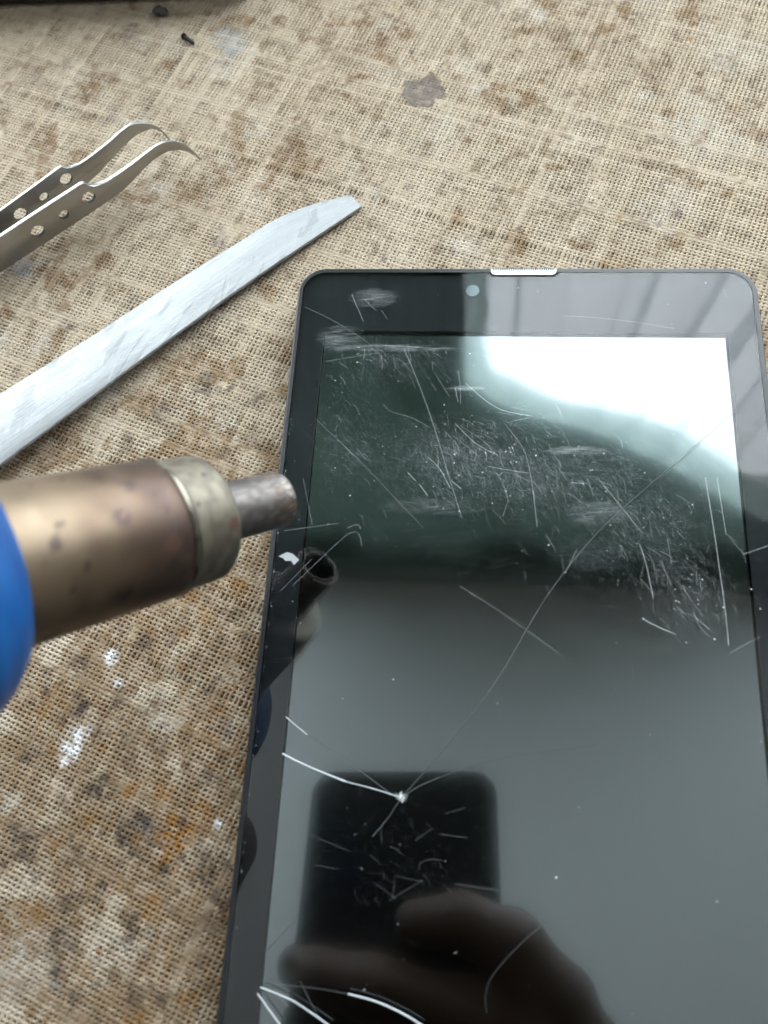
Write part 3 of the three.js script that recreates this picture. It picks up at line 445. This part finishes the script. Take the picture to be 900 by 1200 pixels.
// ---------- phone and hand above the tablet, seen in its glass ----------
const camSpace = new THREE.Matrix4().makeBasis(RIGHT, DOWN.clone().negate(), FWD.clone().negate()).setPosition(CAM);
{
  const p = thing('phone', 'dark phone held over the tablet, mirrored as a black rounded shape in its screen', 'phone', 0, 0, 0);
  camSpace.decompose(p.position, p.quaternion, p.scale);
  const rr = (w, h, r, x, y) => { const s = new THREE.Shape(); s.moveTo(x - w / 2 + r, y - h / 2); s.lineTo(x + w / 2 - r, y - h / 2); s.absarc(x + w / 2 - r, y - h / 2 + r, r, -Math.PI / 2, 0); s.lineTo(x + w / 2, y + h / 2 - r); s.absarc(x + w / 2 - r, y + h / 2 - r, r, 0, Math.PI / 2); s.lineTo(x - w / 2 + r, y + h / 2); s.absarc(x - w / 2 + r, y + h / 2 - r, r, Math.PI / 2, Math.PI); s.lineTo(x - w / 2, y - h / 2 + r); s.absarc(x - w / 2 + r, y - h / 2 + r, r, Math.PI, Math.PI * 1.5); return s; };
  const glassy = mat('phone_back', [0.008, 0.010, 0.013], 0.35), dark = mat('phone_edge', [0.012, 0.013, 0.015], 0.35);
  // local axes: x right, y up in the picture, z towards the person; the lens looks along -z
  const g = new THREE.ExtrudeGeometry(rr(0.0735, 0.152, 0.0095, -0.0195, -0.0705), { depth: 0.0052, bevelEnabled: true, bevelThickness: 0.0012, bevelSize: 0.0012, bevelOffset: -0.0012, bevelSegments: 4, curveSegments: 12 }); g.translate(0, 0, 0.0032);
  part('body', g, glassy, p);
  const cm = new THREE.ExtrudeGeometry(rr(0.011, 0.0095, 0.0035, 0.0, -0.001), { depth: 0.0006, bevelEnabled: true, bevelThickness: 0.0002, bevelSize: 0.0002, bevelSegments: 2 }); cm.translate(0, 0, 0.0012);
  const m = part('camera_module', cm, dark, p);
  part('lens', new THREE.TorusGeometry(0.003, 0.00035, 10, 40).translate(0, 0, 0.0010), mat('lens_ring', [0.1, 0.1, 0.11], 0.3, { metalness: 1 }), m);
}
function fleshed(chains, res, smoothness) {                // chains of [x, y, z, radius] in mm -> one continuous skin
  const lo = V3(1e9, 1e9, 1e9), hi = V3(-1e9, -1e9, -1e9);
  for (const c of chains) for (const q of c) { lo.min(V3(q[0] - q[3] - 6, q[1] - q[3] - 6, q[2] - q[3] - 6)); hi.max(V3(q[0] + q[3] + 6, q[1] + q[3] + 6, q[2] + q[3] + 6)); }
  const mid = lo.clone().add(hi).multiplyScalar(0.5), half = Math.max(hi.x - lo.x, hi.y - lo.y, hi.z - lo.z) / 2, mc = new MarchingCubes(res, undefined, false, false, 400000);
  const segs = []; for (const c of chains) for (let i = 0; i < c.length - 1; i++) segs.push([c[i], c[i + 1]]);
  mc.isolation = 0;
  for (let k = 0; k < res; k++) for (let j = 0; j < res; j++) for (let i = 0; i < res; i++) {
    const x = mid.x + half * (i - res / 2) / (res / 2), y = mid.y + half * (j - res / 2) / (res / 2), z = mid.z + half * (k - res / 2) / (res / 2); let s = 0;
    for (const [a, b] of segs) { const dx = b[0] - a[0], dy = b[1] - a[1], dz = b[2] - a[2], t = Math.max(0, Math.min(1, ((x - a[0]) * dx + (y - a[1]) * dy + (z - a[2]) * dz) / (dx * dx + dy * dy + dz * dz))); s += Math.exp(-(Math.hypot(x - a[0] - dx * t, y - a[1] - dy * t, z - a[2] - dz * t) - mix(a[3], b[3], t)) / smoothness); }
    mc.field[k * res * res + j * res + i] = s > 0 ? Math.log(s) * smoothness : -100;
  }
  mc.update();
  let g = new THREE.BufferGeometry(); g.setAttribute('position', new THREE.BufferAttribute(mc.positionArray.slice(0, mc.count * 3), 3));
  const p = g.attributes.position; for (let i = 0; i < p.count; i++) p.setXYZ(i, (mid.x + half * p.getX(i)) / 1000, (mid.y + half * p.getY(i)) / 1000, (mid.z + half * p.getZ(i)) / 1000);
  g = mergeVertices(g, 1e-5); g.computeVertexNormals(); return g;
}
{
  const h = thing('person', 'person in dark sweater holding phone and hot air gun, mirrored dim in the tablet', 'person', 0, 0, 0);
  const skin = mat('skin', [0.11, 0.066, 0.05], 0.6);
  const fingers = [
    [[-24, 152, 166, 7.6], [-8, 149, 164, 8.6], [10, 150, 170, 9.2], [27, 157, 186, 10]],
    [[-66, 160, 184, 7.4], [-56, 154, 186, 8.2], [-38, 150, 186, 8.8], [-8, 149, 191, 9.4], [24, 157, 204, 10.5]],
    [[-64, 166, 203, 7.2], [-54, 158, 205, 8], [-33, 153, 205, 8.8], [-2, 153, 210, 9.4], [24, 160, 220, 10.5]],
    [[-58, 172, 222, 6.4], [-46, 163, 224, 7.2], [-28, 158, 226, 7.8], [0, 159, 230, 8.4], [24, 164, 236, 10]],
    [[8, 152, 170, 9], [12, 152, 194, 9]],
    [[27, 158, 187, 10], [36, 166, 206, 13], [40, 168, 228, 15], [34, 164, 236, 13]],
    [[24, 158, 204, 10], [38, 168, 214, 15], [52, 172, 240, 17], [62, 172, 268, 19]], [[24, 165, 236, 10], [44, 170, 246, 15], [58, 172, 272, 18]],
    [[50, 176, 236, 12], [42, 192, 212, 10], [30, 202, 192, 8.6], [16, 205, 176, 7.4]],
  ];
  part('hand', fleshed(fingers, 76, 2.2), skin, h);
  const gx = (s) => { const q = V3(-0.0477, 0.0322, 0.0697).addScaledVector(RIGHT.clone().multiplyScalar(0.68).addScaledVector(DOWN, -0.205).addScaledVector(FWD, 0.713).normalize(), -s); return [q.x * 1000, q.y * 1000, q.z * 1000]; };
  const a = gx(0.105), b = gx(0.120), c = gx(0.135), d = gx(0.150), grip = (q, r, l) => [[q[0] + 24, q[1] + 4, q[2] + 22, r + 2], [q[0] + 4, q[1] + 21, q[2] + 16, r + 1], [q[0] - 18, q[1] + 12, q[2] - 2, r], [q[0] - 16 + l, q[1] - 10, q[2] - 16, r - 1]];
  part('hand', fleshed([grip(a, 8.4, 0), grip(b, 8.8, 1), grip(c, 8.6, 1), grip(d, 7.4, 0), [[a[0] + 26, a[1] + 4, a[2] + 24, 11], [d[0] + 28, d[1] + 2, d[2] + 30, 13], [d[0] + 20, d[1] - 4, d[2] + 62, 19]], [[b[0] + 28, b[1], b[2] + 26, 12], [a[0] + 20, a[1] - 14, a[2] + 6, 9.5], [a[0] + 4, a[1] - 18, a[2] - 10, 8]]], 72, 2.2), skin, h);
  part('clothing', fleshed([[[61, 172, 272, 27], [130, 150, 350, 38], [190, 270, 480, 52]], [[d[0] + 20, d[1] - 4, d[2] + 62, 28], [-260, 130, 370, 40], [-180, 270, 480, 54]], [[-150, 330, 470, 62], [170, 330, 470, 62]], [[-70, 270, 480, 110], [-70, -150, 470, 120]], [[80, 270, 480, 110], [80, -150, 470, 120]], [[5, 380, 450, 52], [5, 400, 445, 50]], [[-90, -190, 460, 90], [-110, -210, 180, 78]], [[100, -190, 460, 90], [120, -210, 180, 78]]], 64, 14), mat('sweater', [0.03, 0.028, 0.03], 0.95), h);
}
{ // the head bent over the work
  const h = scene.getObjectByName('person');
  const head = fleshed([[[5, 400, 440, 46], [5, 450, 425, 48]], [[5, 505, 410, 82], [5, 515, 425, 84]], [[5, 455, 375, 44], [5, 480, 370, 56]], [[5, 478, 318, 7], [5, 500, 330, 9]], [[-78, 490, 405, 9], [-80, 505, 410, 11]], [[88, 490, 405, 9], [90, 505, 410, 11]]], 64, 9);
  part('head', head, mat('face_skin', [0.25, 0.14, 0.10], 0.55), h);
  part('hair', fleshed([[[5, 540, 420, 78], [5, 525, 445, 82], [5, 480, 465, 62]]], 48, 6), mat('hair', [0.02, 0.015, 0.012], 0.7), h);
}
// ---------- small things at the top of the bench ----------
{
  const s = thing('screw', 'tiny black machine screw lying on the burlap near the top left', 'screw', -0.0992, 0.0008, -0.0886);
  const blk = mat('screw_black', [0.02, 0.018, 0.016], 0.45, { metalness: 0.6 });
  const head = new THREE.LatheGeometry([[0, -0.0004], [0.0007, -0.0004], [0.0009, -0.0001], [0.0009, 0.0003], [0, 0.0003]].map((p) => new THREE.Vector2(...p)), 20);
  const prof = []; for (let i = 0; i <= 26; i++) prof.push(new THREE.Vector2(0.00044 + 0.00011 * (i % 2), 0.0003 + i * 0.00017)); prof.push(new THREE.Vector2(0.00001, 0.0050));
  const lie = (g) => { g.translate(0, -0.0022, 0); g.rotateZ(-Math.PI / 2); g.rotateY(-0.72); return g; };
  part('head', lie(head), blk, s); part('shaft', lie(new THREE.LatheGeometry(prof, 16)), blk, s);
  const c = thing('plastic_chip', 'small dark plastic chip lying beside the black case at the top edge', 'chip', -0.1100, 0.0012, -0.1003);
  const g = new THREE.IcosahedronGeometry(0.0022, 1), p = g.attributes.position; for (let i = 0; i < p.count; i++) { const k = 0.7 + 0.5 * noise(p.getX(i) * 900 + 40, p.getZ(i) * 900 + p.getY(i) * 500); p.setXYZ(i, p.getX(i) * k * 1.2, p.getY(i) * k * 0.55, p.getZ(i) * k * 0.8); }
  g.computeVertexNormals(); part('chip', g, mat('chip_dark', [0.04, 0.038, 0.035], 0.6), c);
  const b = thing('black_case', 'black plastic case cut off by the top left edge of the picture', 'case', -0.1335, 0, -0.1392);
  const bp = mat('case_plastic', [0.014, 0.013, 0.012], 0.45, { bumpMap: repeat(grain, 20), bumpScale: 0.00004 });
  part('base', new RoundedBoxGeometry(0.104, 0.010, 0.068, 4, 0.0025).translate(0, 0.0052, 0), bp, b);
  part('lid', new RoundedBoxGeometry(0.104, 0.008, 0.068, 4, 0.0025).translate(0, 0.0145, 0), bp, b);
}
scene.traverse((o) => { if (o.isMesh) o.castShadow = o.receiveShadow = true; });
renderer.render(scene, camera);
